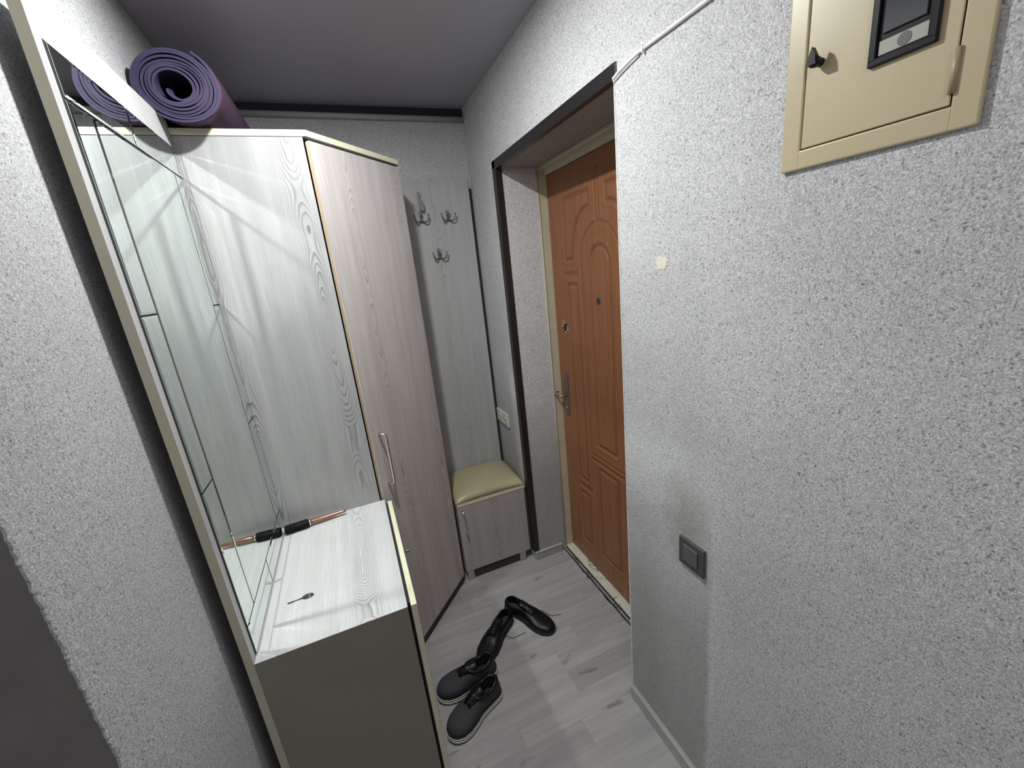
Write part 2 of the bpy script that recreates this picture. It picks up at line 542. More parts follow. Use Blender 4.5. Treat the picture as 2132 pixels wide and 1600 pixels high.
# chipped cream arris of the near recess corner
mb = MB()
rnd = random.Random(3)
zz = 0.06
ring = []
while zz < ZR - 0.01:
    w_ = 0.0012 + abs(rnd.gauss(0, 0.0022))
    ring.append((zz, w_))
    zz += rnd.uniform(0.006, 0.016)
prev = None
for z_, w_ in ring:
    a = mb.bm.verts.new((W - 0.0012, YN - w_, z_)); b = mb.bm.verts.new((W - 0.0016, YN + 0.0014, z_)); c = mb.bm.verts.new((W + w_ * 0.8, YN + 0.0012, z_)); d = mb.bm.verts.new((W + 0.003, YN - 0.004, z_))
    if prev:
        p = prev
        for k in range(4):
            q = (a, b, c, d)
            mb.bm.faces.new((p[k], p[(k + 1) % 4], q[(k + 1) % 4], q[k]))
    prev = (a, b, c, d)
build('corner_edge', mb, 'bead', parent=wr, label='chipped cream edge of the recess corner')
# peeled chip on the right wall
def blob(mb, cy, cz, ry, rz, x0, x1, seed, n=22):
    rn = random.Random(seed)
    pts = []
    for k in range(n):
        a = 2 * PI * k / n
        q = 1 + rn.uniform(-0.22, 0.22)
        pts.append((cy + ry * q * math.cos(a), cz + rz * q * math.sin(a)))
    fr = [mb.bm.verts.new((x0, p[0], p[1])) for p in pts]
    bk = [mb.bm.verts.new((x1, cy + (p[0] - cy) * 1.05, cz + (p[1] - cz) * 1.05)) for p in pts]
    mb.bm.faces.new(fr)
    for k in range(n):
        mb.bm.faces.new((fr[k], fr[(k + 1) % n], bk[(k + 1) % n], bk[k]))
mb = MB()
blob(mb, -0.744, 1.656, 0.019, 0.017, W - 0.0012, W + 0.001, 5)
build('peeled_patch', mb, 'patch', parent=wr, label='bare cream patch where the plaster has peeled')
# black angle trim around the recess
trim = MB()
T = 0.034
trim.box(W - 0.004, W + 0.0015, YF - 0.0015, YF + T, 0.055, ZR + T, bev=0.0008)
trim.box(W - 0.004, W + 0.028, YF - 0.0045, YF - 0.001, 0.055, ZR - 0.001, bev=0.0008)
build('recess_angle', trim, 'black', parent=wr, label='black plastic angle along the far edge of the recess')
trim = MB()
trim.box(W - 0.004, W + 0.0015, YN - 0.012, YF + T, ZR + 0.002, ZR + T, bev=0.0008)
trim.box(W - 0.004, W + 0.020, YN + 0.002, YF - 0.005, ZR - 0.004, ZR + 0.002, bev=0.0008)
build('recess_angle', trim, 'black', parent=wr)

struct(build('wall_side_room', one('box', -2.5, -2.3, -3.2, YB, 0, H), 'outer'))
struct(build('wall_side_room_far', one('box', -2.3, -0.34, -0.9, -0.75, 0, H), 'outer'))
struct(build('wall_near', one('box', -2.5, XD + 0.25, -3.35, -3.2, 0, H), 'outer'))
struct(build('ceiling', one('box', -2.5, XD + 0.25, -3.35, YB + 0.12, H, H + 0.1), 'ceiling'))

# floor: slab plus laminate boards laid across the hall
fl = struct(build('floor', one('box', -2.5, XD + 0.25, -3.35, YB + 0.12, -0.12, -0.0085), 'plinth'))
bw = 0.0985
y = YB - 0.006
rows = 0
rn = random.Random(11)
while y > -1.7:
    y0 = y - bw
    x = -0.03
    xe = XD + 0.07
    starts = [x]
    # known end joint at x = 0.945 in the row in front of the door
    if abs((y + y0) / 2 + 0.36) < 0.06:
        cuts = [0.33, 0.945]
    else:
        c0 = rn.uniform(0.15, 0.75)
        cuts = [c0, c0 + rn.uniform(0.42, 0.6)]
    xs = [x] + [c for c in cuts if c < xe - 0.1] + [xe]
    if y < YL - 0.02:
        xs[0] = -2.2
    for a, b in zip(xs[:-1], xs[1:]):
        p = build('floor_board', one('box', a + 0.0001, b - 0.0001, y0 + 0.0001, y - 0.0001, -0.0085, 0.0, None, 0.0003, 1), 'floor', parent=fl)
    y = y0
    rows += 1
build('floor_sheet', one('box', -2.3, XD + 0.07, -3.2, y, -0.0085, -0.0002), 'floor', parent=fl)

# skirtings
def skirting(name, pts, closed_dir, h=0.062, t=0.013):
    pass
mb = MB()
mb.box(W - 0.013, W + 0.001, -3.2, YN - 0.004, 0.0, 0.056, None, 0.003)
mb.box(W - 0.016, W + 0.001, -3.2, YN - 0.006, 0.056, 0.063, None, 0.003)
struct(build('baseboard_right', mb, 'skirting'))
mb = MB()
mb.box(W + 0.002, XD - 0.026, YF - 0.013, YF + 0.001, 0.0, 0.050, None, 0.003)
mb.box(W + 0.002, XD - 0.026, YF - 0.016, YF + 0.001, 0.046, 0.054, None, 0.003)
struct(build('baseboard_recess', mb, 'skirting'))

# pipe-like moulding on the far wall under the ceiling
mb = MB()
mb.tube([(XL + 0.001, YB - 0.014, 2.4555), (0.5, YB - 0.014, 2.4525), (W - 0.001, YB - 0.014, 2.449)], 0.0125, 14)
pp = build('ceiling_pipe', mb, 'pipe')
tag(pp, 'thin grey pipe running along the far wall just below the ceiling', 'pipe')

struct(build('ceiling_gap_shade', one('box', XL + 0.001, W - 0.001, YB - 0.005, YB - 0.0005, 2.4655, H - 0.0005), 'shadow_gap'))  # dark strip painting in the shade between ceiling and pipe

# ------------------------------------------------------------------ entrance door in the recess
door = bpy.data.objects.new('door_1', None); COL.objects.link(door)
door.location = (XD, -0.14, 0.0)
door['kind'] = 'structure'
XF = 1.386                    # face of the leaf, set deep in the frame
DY0, DY1 = 0.340, -0.505      # leaf sides
DZ0, DZ1 = 0.026, 2.091
mb = MB()
mb.box(XD, XF + 0.04, YF - 0.0015, YF + 0.02, 0.0, ZR, None, 0.0)
mb.tube([(XD + 0.002, YF - 0.003, 0.03), (XD + 0.002, YF - 0.003, 1.0), (XD + 0.002, YF - 0.003, ZR - 0.012)], 0.0042, 8)
build('door_frame', mb, 'frame', parent=door, label='cream painted jamb of the door frame')
build('door_frame', one('box', XD, XF + 0.04, YN + 0.001, DY1 - 0.003, 0.0, ZR, None, 0.002), 'frame', parent=door)
mb = MB()
mb.box(XD + 0.002, XF + 0.04, DY1, YF - 0.002, 2.114, ZR - 0.001, None, 0.0)
mb.box(XF - 0.010, XF + 0.04, DY1, YF - 0.002, DZ1 + 0.002, 2.115, None, 0.002)
mb.tube([(XD + 0.001, YN + 0.01, ZR - 0.013), (XD + 0.001, -0.1, ZR - 0.0125), (XD + 0.001, YF - 0.003, ZR - 0.012)], 0.0045, 8)
build('door_frame', mb, 'frame', parent=door)
mb = MB()
mb.box(1.3420, XF + 0.05, YN + 0.002, YF - 0.002, 0.0125, 0.0235, None, 0.0025)
build('threshold', mb, 'threshold', parent=door, label='worn cream threshold with chipped dark patches')
build('threshold_gap', one('box', 1.3385, XF + 0.05, YN + 0.002, YF - 0.002, 0.0002, 0.0130), 'cavity', parent=door, label='dark gap under the threshold')
mb = MB()
rn = random.Random(21)
n_ = 60
tp, bt = [], []
for k in range(n_ + 1):
    y_ = YN + 0.002 + (YF - YN - 0.004) * k / n_
    e_ = 1.3235 - abs(rn.gauss(0, 0.0022)) * (1.6 if 0.35 < k / n_ < 0.85 else 0.5)
    tp.append((e_, y_)); bt.append((1.3335, y_))
mb.prism(bt + tp[::-1], -0.002, 0.0012)
build('threshold_gap', mb, 'cavity', parent=door)
build('threshold', one('box', 1.3290, 1.3375, YN + 0.002, YF - 0.002, 0.0, 0.0085, None, 0.002), 'threshold_low', parent=door, label='dirty grey lower strip of the threshold')

# pressed door leaf as a relief
KS = 1.041                    # leaf layout was measured on a plane nearer the hall; scale it about the eye line
def TY(y): return -1.60887 + (y + 1.60887) * KS
def TZ(z): return 1.68438 + (z - 1.68438) * KS
YC = -0.141
def sd_box(y, z, y0, y1, z0, z1):
    dy = max(y0 - y, y - y1); dz = max(z0 - z, z - z1)
    if dy <= 0 and dz <= 0: return max(dy, dz)
    return math.hypot(max(dy, 0), max(dz, 0))
def sd_poly(y, z, P):
    d = 1e9; ins = False
    n = len(P)
    for i in range(n):
        ay, az = P[i]; by, bz = P[(i + 1) % n]
        ey, ez = by - ay, bz - az
        t = max(0, min(1, ((y - ay) * ey + (z - az) * ez) / (ey * ey + ez * ez)))
        dd = math.hypot(y - ay - ey * t, z - az - ez * t)
        d = min(d, dd)
        if (az > z) != (bz > z) and y < (by - ay) * (z - az) / (bz - az) + ay:
            ins = not ins
    return -d if ins else d
def arch_poly(cy, r, zc, zb, n=14):
    P = [(cy - r, zb)]
    for k in range(n + 1):
        a = PI - PI * k / n
        P.append((cy + r * math.cos(a), zc + r * 1.02 * math.sin(a)))
    P.append((cy + r, zb))
    return P
def side_top(sgn):
    # curved corner panel beside the arch; offsets measured from the middle
    P = [(0.058, 1.955), (0.262, 1.955), (0.268, 1.69), (0.205, 1.69), (0.196, 1.76), (0.176, 1.815), (0.148, 1.850), (0.112, 1.878), (0.058, 1.893)]
    return [(YC + sgn * a, b) for a, b in P]
shapes = []   # (kind, polygon, bounding box)
def add_shape(P, kind):
    P = [(TY(a), TZ(b)) for a, b in P]
    ys = [p[0] for p in P]; zs = [p[1] for p in P]
    shapes.append((kind, P, min(ys) - 0.03, max(ys) + 0.03, min(zs) - 0.03, max(zs) + 0.03))
def rect(y0, y1, z0, z1): return [(y0, z0), (y1, z0), (y1, z1), (y0, z1)]
for s_ in (1, -1):
    add_shape(side_top(s_), 'panel')
    add_shape([(YC + s_ * a, b) for a, b in rect(0.180, 0.262, 0.592, 1.585)], 'panel')
    add_shape([(YC + s_ * a, b) for a, b in rect(0.180, 0.262, 0.215, 0.512)], 'panel')
    add_shape([(YC + s_ * a, b) for a, b in rect(0.174, 0.280, 1.624, 1.634)], 'groove')
    add_shape([(YC + s_ * a, b) for a, b in rect(0.148, 0.262, 0.546, 0.556)], 'groove')
add_shape(arch_poly(YC, 0.074, 1.663, 0.835), 'panel')
add_shape(arch_poly(YC, 0.137, 1.686, 0.772), 'line')
add_shape(rect(YC - 0.078, YC + 0.078, 0.225, 0.715), 'panel')
add_shape(rect(YC - 0.012, YC + 0.012, 1.835, 2.03), 'line')
add_shape(rect(YC - 0.135, YC + 0.135, 0.745, 0.752), 'groove')
def prof(t):     # smooth bump
    return max(0.0, 1 - t * t) ** 2
def relief(y, z):
    h = 0.0
    for kind, P, a, b, c, d in shapes:
        if y < a or y > b or z < c or z > d: continue
        s = sd_poly(y, z, P)
        if kind == 'panel':
            h -= 0.0055 * prof((s + 0.004) / 0.013)       # groove ring
            h += 0.0022 * prof((s - 0.015) / 0.008)       # raised bead outside
            if s < -0.012: h += 0.0016
        elif kind == 'line':
            h -= 0.0040 * prof(s / 0.008)
            h += 0.0018 * prof((s - 0.012) / 0.007)
        else:
            h -= 0.0048 * prof(s / 0.009)
    return h
mb = MB()
ny, nz = 182, 400
def leaf(u, v):
    y = DY0 + (DY1 - DY0) * u; z = DZ0 + (DZ1 - DZ0) * v
    return (XF - relief(y, z), y, z)
g = mb.grid(leaf, ny, nz)
# return edges and back
bk = [mb.bm.verts.new((XF + 0.04, y, z)) for y, z in ((DY0, DZ0), (DY1, DZ0), (DY1, DZ1), (DY0, DZ1))]
mb.bm.faces.new(bk)
for (row, i, j) in (([g[k][0] for k in range(ny)], 0, 1), ([g[k][-1] for k in range(ny)], 3, 2), (g[0], 0, 3), (g[-1], 1, 2)):
    mb.bm.faces.new(list(row) + [bk[j], bk[i]])
leaf_o = build('door_leaf', mb, 'door', parent=door, label='orange brown pressed door leaf with arched panels')
# peephole, upper lock hole, handle plate
mb = MB()
mb.lathe((XF + 0.001, TY(-0.1294), TZ(1.5155)), (-1, 0, 0), [(0, 0.0135), (0.005, 0.0135), (0.006, 0.011), (0.005, 0.009), (0.004, 0.007)], 20)
build('peephole', mb, 'plinth', parent=leaf_o, label='small dark peephole')
mb = MB()
LY, LZ = TY(0.1668), TZ(1.379)
mb.lathe((XF + 0.0005, LY, LZ), (-1, 0, 0), [(0, 0.021), (0.003, 0.0205), (0.0035, 0.018)], 22, 'cavity')
rn = random.Random(9)
for k in range(9):
    a = rn.uniform(0, 2 * PI); ln = rn.uniform(0.006, 0.02)
    y_, z_ = LY + 0.020 * math.cos(a), LZ + 0.020 * math.sin(a)
    mb.tube([(XF - 0.002, y_, z_), (XF - 0.003, y_ + ln * math.cos(a + 0.5), z_ + ln * math.sin(a + 0.5))], [0.0035, 0.0006], 6, 'edge_warm')
build('lock_hole', mb, 'cavity', parent=leaf_o, label='ragged dark hole of a missing lock')
mb = MB()
hy = TY(0.199); hz0, hz1 = TZ(0.915), TZ(1.140); hzc = TZ(1.022)
mb.box(XF - 0.008, XF + 0.001, hy - 0.021, hy + 0.021, hz0, hz1, None, 0.003)
mb.lathe((XF - 0.006, hy, hz0 + 0.04), (-1, 0, 0), [(0, 0.012), (0.004, 0.011), (0.006, 0.006)], 18)
hp = build('handle_plate', mb, 'lock', parent=leaf_o, label='worn grey lock plate')
mb = MB()
mb.tube([(XF - 0.005, hy, hzc), (XF - 0.03, hy, hzc), (XF - 0.040, hy + 0.006, hzc), (XF - 0.043, hy + 0.02, hzc), (XF - 0.043, hy + 0.052, hzc - 0.003)], [0.008, 0.008, 0.008, 0.0075, 0.006], 12)
build('door_handle', mb, 'lock', parent=hp, label='grey lever handle')
mb = MB()
mb.box(1.352, 1.368, YF - 0.0022, YF - 0.001, 1.00, 1.008)
build('strike_hole', mb, 'cavity', parent=door)

# ================================================================== MIRROR PANEL
mp_ = thing('mirror_panel', 'tall pale board with a bordered mirror on the left wall above the chest', 'mirror', (-0.009, -L / 2, 0.0))
mb = MB()
mb.box(-0.018, 0.0, -L, -0.0008, 0.0, 2.192, 'ash_board', faces={'-y': 'edge_dull', '+z': 'edge'})
build('backboard', mb, 'ash_board', parent=mp_)
MY0, MY1 = -L + 0.0274, -0.003
MZ0, MZ1 = ZC + 0.004, ZMT
G = 0.0021
def pane(name, y0, y1, z0, z1):
    mb = MB()
    # flat glass with a ground bevel on every side
    b = 0.0045
    o_ = [(y0 + G, z0 + G), (y1 - G, z0 + G), (y1 - G, z1 - G), (y0 + G, z1 - G)]
    i_ = [(y0 + G + b, z0 + G + b), (y1 - G - b, z0 + G + b), (y1 - G - b, z1 - G - b), (y0 + G + b, z1 - G - b)]
    lo = [mb.bm.verts.new((0.0006, *p)) for p in o_]
    md = [mb.bm.verts.new((0.0030, *p)) for p in o_]
    hi = [mb.bm.verts.new((0.0038, *p)) for p in i_]
    mb.bm.faces.new(lo[::-1]); mb.bm.faces.new(hi)
    for k in range(4):
        mb.bm.faces.new((lo[k], lo[(k + 1) % 4], md[(k + 1) % 4], md[k]))
        mb.bm.faces.new((md[k], md[(k + 1) % 4], hi[(k + 1) % 4], hi[k]))
    return build(name, mb, 'mirror', parent=mp_)
build('mirror_backing', one('box', 0.0001, 0.0007, MY0 - 0.0025, MY1 + 0.0005, MZ0 - 0.001, MZ1 + 0.001), 'cavity', parent=mp_, label='dark backing seen in the joints')
pane('mirror_pane', MY0 + MW, MY1 - MW, MZ0 + MW, MZ1 - MW)
zs = [MZ0 + MW, 1.2818, 1.668, MZ1 - MW]
for a, b in zip(zs[:-1], zs[1:]):
    pane('mirror_strip', MY0, MY0 + MW, a, b)
    pane('mirror_strip', MY1 - MW, MY1, a, b)
for z0, z1 in ((MZ0, MZ0 + MW), (MZ1 - MW, MZ1)):
    pane('mirror_strip', MY0, -0.322, z0, z1)
    pane('mirror_strip', -0.322, MY1, z0, z1)

# ================================================================== CHEST OF DRAWERS
ch = thing('chest_of_drawers', 'low ash chest of drawers under the mirror, against the wardrobe side', 'chest of drawers', (A / 2, -L / 2, 0.0))
mb = MB()
mb.box(0.0006, A, -L, -0.0008, ZC - 0.016, ZC, 'ash_top', faces={'+x': 'cavity', '-y': 'ash_end'})  # front edge coloured dark as the shade inside the gap
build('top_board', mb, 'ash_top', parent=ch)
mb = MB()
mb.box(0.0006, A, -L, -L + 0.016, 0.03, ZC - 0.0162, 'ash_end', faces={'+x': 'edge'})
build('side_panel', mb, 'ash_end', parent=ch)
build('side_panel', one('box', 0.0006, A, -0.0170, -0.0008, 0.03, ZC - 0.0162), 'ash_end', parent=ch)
build('back_panel', one('box', 0.0006, 0.006, -L + 0.017, -0.018, 0.03, ZC - 0.017), 'plinth', parent=ch)
build('plinth', one('box', 0.03, A - 0.03, -L + 0.002, -0.002, 0.0, 0.0295), 'plinth', parent=ch)
build('inner_box', one('box', 0.05, A - 0.03, -L + 0.02, -0.02, 0.032, ZC - 0.02), 'cavity', parent=ch, label='dark inside of the chest')
mb = MB()
mb.box(A + 0.0002, A + 0.0080, -L + 0.020, -0.024, 0.05, ZC - 0.006)  # dark filler standing in for the shade behind the fronts
build('gap_shade_strip', mb, 'cavity', parent=ch, label='dark strip in the gap behind the fronts')
dz = [('drawer_front', ZC - 0.157, ZC + 0.0005), ('door', 0.045, ZC - 0.160)]
for k, (nm, z0, z1) in enumerate(dz):
    mb = MB()
    mb.box(A + 0.0085, A + 0.0250, -L, -0.0235, z0, z1, 'ash_front', 0.0008, 1)
    for f in mb.bm.faces:
        f.normal_update()
        if abs(f.normal.x) < 0.5:
            f.material_index = mb.mi('edge')
    d_ = build(nm, mb, 'ash_front', parent=ch)
    if k == 0:
        hm = MB()
        hm.lathe((A + 0.0248, -0.283, 0.766), (1, 0, 0), [(0, 0.005), (0.008, 0.0042), (0.012, 0.0055), (0.018, 0.0065), (0.021, 0.0045)], 16)
        build('knob', hm, 'hook', parent=d_, label='small dark metal knob')

# ================================================================== WARDROBE
wd = thing('wardrobe', 'tall ash corner wardrobe with an angled door beside the mirror', 'wardrobe', (0.33, 0.36, 0.0))
dx, dy = CX - BX, CY
ln = math.hypot(dx, dy)
ux, uy = dx / ln, dy / ln            # along the door
nx, ny_ = uy, -ux                     # out of the door
def dp(s, o):                         # point on the door plane: along, outward
    return (BX + ux * s + nx * o, uy * s + ny_ * o)
mb = MB()
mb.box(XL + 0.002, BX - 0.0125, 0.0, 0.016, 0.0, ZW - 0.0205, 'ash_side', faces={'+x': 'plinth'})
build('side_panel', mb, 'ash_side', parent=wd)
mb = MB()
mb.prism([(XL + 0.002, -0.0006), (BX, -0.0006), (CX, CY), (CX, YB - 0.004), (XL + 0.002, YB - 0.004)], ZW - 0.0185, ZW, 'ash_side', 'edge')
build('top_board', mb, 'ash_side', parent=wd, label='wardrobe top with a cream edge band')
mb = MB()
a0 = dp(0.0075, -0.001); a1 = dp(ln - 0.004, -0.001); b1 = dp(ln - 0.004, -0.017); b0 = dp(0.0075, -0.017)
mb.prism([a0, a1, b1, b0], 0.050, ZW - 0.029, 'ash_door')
for f in mb.bm.faces:
    f.normal_update()
    c = f.calc_center_median()
    s_ = (c.x - BX) * ux + c.y * uy
    if s_ < 0.009: f.material_index = mb.mi('edge_warm')
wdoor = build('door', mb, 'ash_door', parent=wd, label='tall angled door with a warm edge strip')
mb = MB()
hp_ = []
def hpt(s, o, z):
    q = dp(s, o); return (q[0], q[1], z)
mb.tube([hpt(0.050, -0.002, 1.102), hpt(0.050, 0.020, 1.102), hpt(0.052, 0.026, 1.097), hpt(0.054, 0.028, 1.088), hpt(0.054, 0.028, 0.895), hpt(0.052, 0.026, 0.886), hpt(0.050, 0.020, 0.881), hpt(0.050, -0.002, 0.881)], 0.0062, 12)
build('handle', mb, 'chrome', parent=wdoor, label='long metal bow handle')
mb = MB()
mb.box(CX - 0.0125, CX + 0.0005, CY + 0.006, YB - 0.005, 0.052, ZW - 0.019, 'ash_side')
build('side_panel', mb, 'ash_side', parent=wd)
build('plinth', one('box', CX - 0.0125, CX - 0.001, CY + 0.02, YB - 0.005, 0.0, 0.0515), 'plinth', parent=wd)
build('back_panel', one('box', XL + 0.002, CX - 0.013, YB - 0.009, YB - 0.005, 0.0, ZW - 0.019), 'plinth', parent=wd)
mb = MB()
mb.prism([dp(0.01, -0.009), dp(ln - 0.008, -0.009), dp(ln - 0.02, -0.025), dp(0.02, -0.025)], 0.0, 0.0495)
build('plinth', mb, 'plinth', parent=wd, label='dark recessed plinth')
mb = MB()
mb.prism([(0.0, 0.018), (BX - 0.03, 0.018), (BX - 0.03, 0.03), dp(ln - 0.05, -0.05), (CX - 0.03, YB - 0.03), (0.0, YB - 0.03)], 0.062, ZW - 0.03)
build('inner_box', mb, 'cavity', parent=wd, label='dark inside of the wardrobe')

# ================================================================== HANGER PANEL, HOOKS
hpn = struct  # (kept short)
mb = MB()
HP1 = 1.1110
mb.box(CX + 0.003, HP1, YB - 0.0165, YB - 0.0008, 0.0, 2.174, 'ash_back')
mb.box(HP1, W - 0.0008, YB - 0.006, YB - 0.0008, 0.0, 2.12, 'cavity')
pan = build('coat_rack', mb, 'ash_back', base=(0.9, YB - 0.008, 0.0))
tag(pan, 'tall pale ash coat panel on the far wall behind the bench', 'coat rack')
HY = YB - 0.0165
def coat_hook(cx, cz, label):
    t = thing('coat_hook', label, 'coat hook', (cx, HY, cz), 'triple coat hooks on the ash coat panel')
    mb = MB()
    mb.box(cx - 0.0075, cx + 0.0075, HY - 0.006, HY - 0.0002, cz - 0.026, cz + 0.030, None, 0.0015)
    mb.lathe((cx, HY - 0.005, cz - 0.018), (0, -1, 0), [(0, 0.006), (0.006, 0.005), (0.008, 0.002)], 12)
    build('back_plate', mb, 'hook', parent=t)
    for s in (-1, 1):
        mb = MB()
        mb.tube([(cx + s * 0.003, HY - 0.006, cz - 0.016), (cx + s * 0.012, HY - 0.016, cz - 0.022), (cx + s * 0.022, HY - 0.026, cz - 0.026), (cx + s * 0.031, HY - 0.032, cz - 0.018), (cx + s * 0.036, HY - 0.034, cz - 0.002), (cx + s * 0.038, HY - 0.034, cz + 0.012)], [0.0042, 0.004, 0.004, 0.0038, 0.0036, 0.0042], 10)
        build('prong', mb, 'hook', parent=t)
    mb = MB()
    mb.tube([(cx, HY - 0.006, cz + 0.004), (cx, HY - 0.022, cz + 0.000), (cx, HY - 0.032, cz + 0.010), (cx, HY - 0.036, cz + 0.026)], [0.004, 0.0038, 0.0036, 0.0045], 10)
    build('prong', mb, 'hook', parent=t)
coat_hook(0.8290, 1.985, 'grey triple coat hook at the upper left, with a grey tool on it')
coat_hook(0.9730, 1.985, 'grey triple coat hook at the upper right of the coat panel')
coat_hook(0.8990, 1.795, 'grey triple coat hook set lowest, between the two upper hooks')
# small grey shoehorn standing on the left hook
t = thing('shoehorn', 'small flat grey shoehorn hanging at the upper left coat hook', 'shoehorn', (0.833, HY - 0.022, 2.02))
mb = MB()
P2 = [(-0.008, 0.000), (0.016, -0.004), (0.021, 0.012), (0.021, 0.034), (0.014, 0.046), (0.006, 0.052), (0.005, 0.090), (-0.007, 0.090), (-0.008, 0.04)]
fr = [mb.bm.verts.new((0.833 + a, HY - 0.026, 2.018 + b)) for a, b in P2]
bk_ = [mb.bm.verts.new((0.833 + a, HY - 0.020, 2.018 + b)) for a, b in P2]
mb.bm.faces.new(fr); mb.bm.faces.new(bk_[::-1])
for k in range(len(P2)):
    mb.bm.faces.new((fr[k], fr[(k + 1) % len(P2)], bk_[(k + 1) % len(P2)], bk_[k]))
build('blade', mb, 'hook', parent=t)
mb = MB()
mb.tube([(0.829, HY - 0.036, 2.008), (0.831, HY - 0.028, 2.016), (0.833, HY - 0.023, 2.026)], 0.002, 8)
build('loop', mb, 'hook', parent=t)

# ================================================================== BENCH CABINET + CUSHION
X0, X1 = CX + 0.0165, 1.1185
YBe = 0.3644
ZB = 0.4909
be = thing('bench_cabinet', 'low ash bench cabinet with one door, between wardrobe and door recess', 'cabinet', ((X0 + X1) / 2, 0.55, 0.0))
mb = MB()
mb.box(X0, X1, YBe - 0.002, HY - 0.001, ZB - 0.016, ZB, 'ash_front', faces={'-y': 'edge'})
build('top_board', mb, 'ash_front', parent=be)
for xa in (X0, X1 - 0.016):
    build('side_panel', one('box', xa, xa + 0.016, YBe + 0.017, HY - 0.001, 0.062, ZB - 0.0165), 'ash_front', parent=be)
build('bottom_board', one('box', X0 + 0.0165, X1 - 0.0165, YBe + 0.017, HY - 0.002, 0.062, 0.078), 'ash_front', parent=be)
build('back_panel', one('box', X0 + 0.0165, X1 - 0.0165, HY - 0.006, HY - 0.002, 0.079, ZB - 0.0165), 'plinth', parent=be)
bd = build('door', one('box', X0 + 0.001, X1 - 0.004, YBe, YBe + 0.016, 0.060, ZB - 0.019, None, 0.0008, 1), 'ash_front', parent=be)
mb = MB()
hx = 0.7465
mb.tube([(hx - 0.004, YBe + 0.001, 0.447), (hx - 0.003, YBe - 0.016, 0.447), (hx, YBe - 0.023, 0.436), (hx + 0.002, YBe - 0.025, 0.38), (hx + 0.004, YBe - 0.023, 0.310), (hx + 0.003, YBe - 0.016, 0.300), (hx + 0.002, YBe + 0.001, 0.300)], 0.0045, 12)
build('handle', mb, 'chrome', parent=bd, label='short metal bow handle')
for xa in (X0 + 0.006, 1.046):
    for ya in (YBe + 0.001, YB - 0.09):
        build('foot', one('box', xa, xa + 0.038, ya, ya + 0.03, 0.0, 0.0598, None, 0.003), 'foot', parent=be)
build('plinth', one('box', X0 + 0.046, 1.044, YBe + 0.010, YBe + 0.02, 0.0, 0.0595), 'plinth', parent=be)  # dark strip between the feet, coloured in for the deep shade underneath
# cushion
cu = thing('seat_cushion', 'puffy cream faux leather cushion on top of the bench cabinet', 'cushion', ((X0 + X1) / 2, 0.54, ZB))
mb = MB()
cx0, cx1, cy0, cy1 = X0 - 0.004, X1 + 0.002, YBe - 0.001, HY - 0.003
def cush(u, v):
    # u round the section, v: -> full closed puffy shape
    pass
nu, nv = 26, 26
top = {}
for i in range(nu):
    for j in range(nv):
        a = i / (nu - 1); b = j / (nv - 1)
        ea = 1 - abs(2 * a - 1) ** 7; eb = 1 - abs(2 * b - 1) ** 7
        k = max(0.0, min(1, ea * eb)) ** 0.5
        soft = (1 - (2 * a - 1) ** 2) * (1 - (2 * b - 1) ** 2)
        cr_ = (abs(2 * a - 1) ** 3) * (abs(2 * b - 1) ** 3)
        z = ZB + 0.008 + 0.016 * (1 - cr_) + 0.016 * k + 0.024 * soft
        # pinched straight hem: the sides pull in a little between the corners
        pin = 0.006
        xx = cx0 + (cx1 - cx0) * a + (0.5 - a) * pin * (1 - (2 * b - 1) ** 2) * 2
        yy = cy0 + (cy1 - cy0) * b + (0.5 - b) * pin * (1 - (2 * a - 1) ** 2) * 2
        cr = (abs(2 * a - 1) ** 4) * (abs(2 * b - 1) ** 4)
        z -= 0.002 * math.sin(22 * (a + b)) * cr
        top[i, j] = mb.bm.verts.new((xx, yy, z))
for i in range(nu - 1):
    for j in range(nv - 1):
        f = mb.bm.faces.new((top[i, j], top[i + 1, j], top[i + 1, j + 1], top[i, j + 1])); f.smooth = True
rim = [top[i, 0] for i in range(nu)] + [top[nu - 1, j] for j in range(1, nv)] + [top[i, nv - 1] for i in range(nu - 2, -1, -1)] + [top[0, j] for j in range(nv - 2, 0, -1)]
low = [mb.bm.verts.new((v.co.x, v.co.y, ZB + 0.0005)) for v in rim]
for k in range(len(rim)):
    f = mb.bm.faces.new((rim[k], rim[(k + 1) % len(rim)], low[(k + 1) % len(rim)], low[k])); f.smooth = True
mb.bm.faces.new(low)
build('cushion_cover', mb, 'leather', parent=cu)

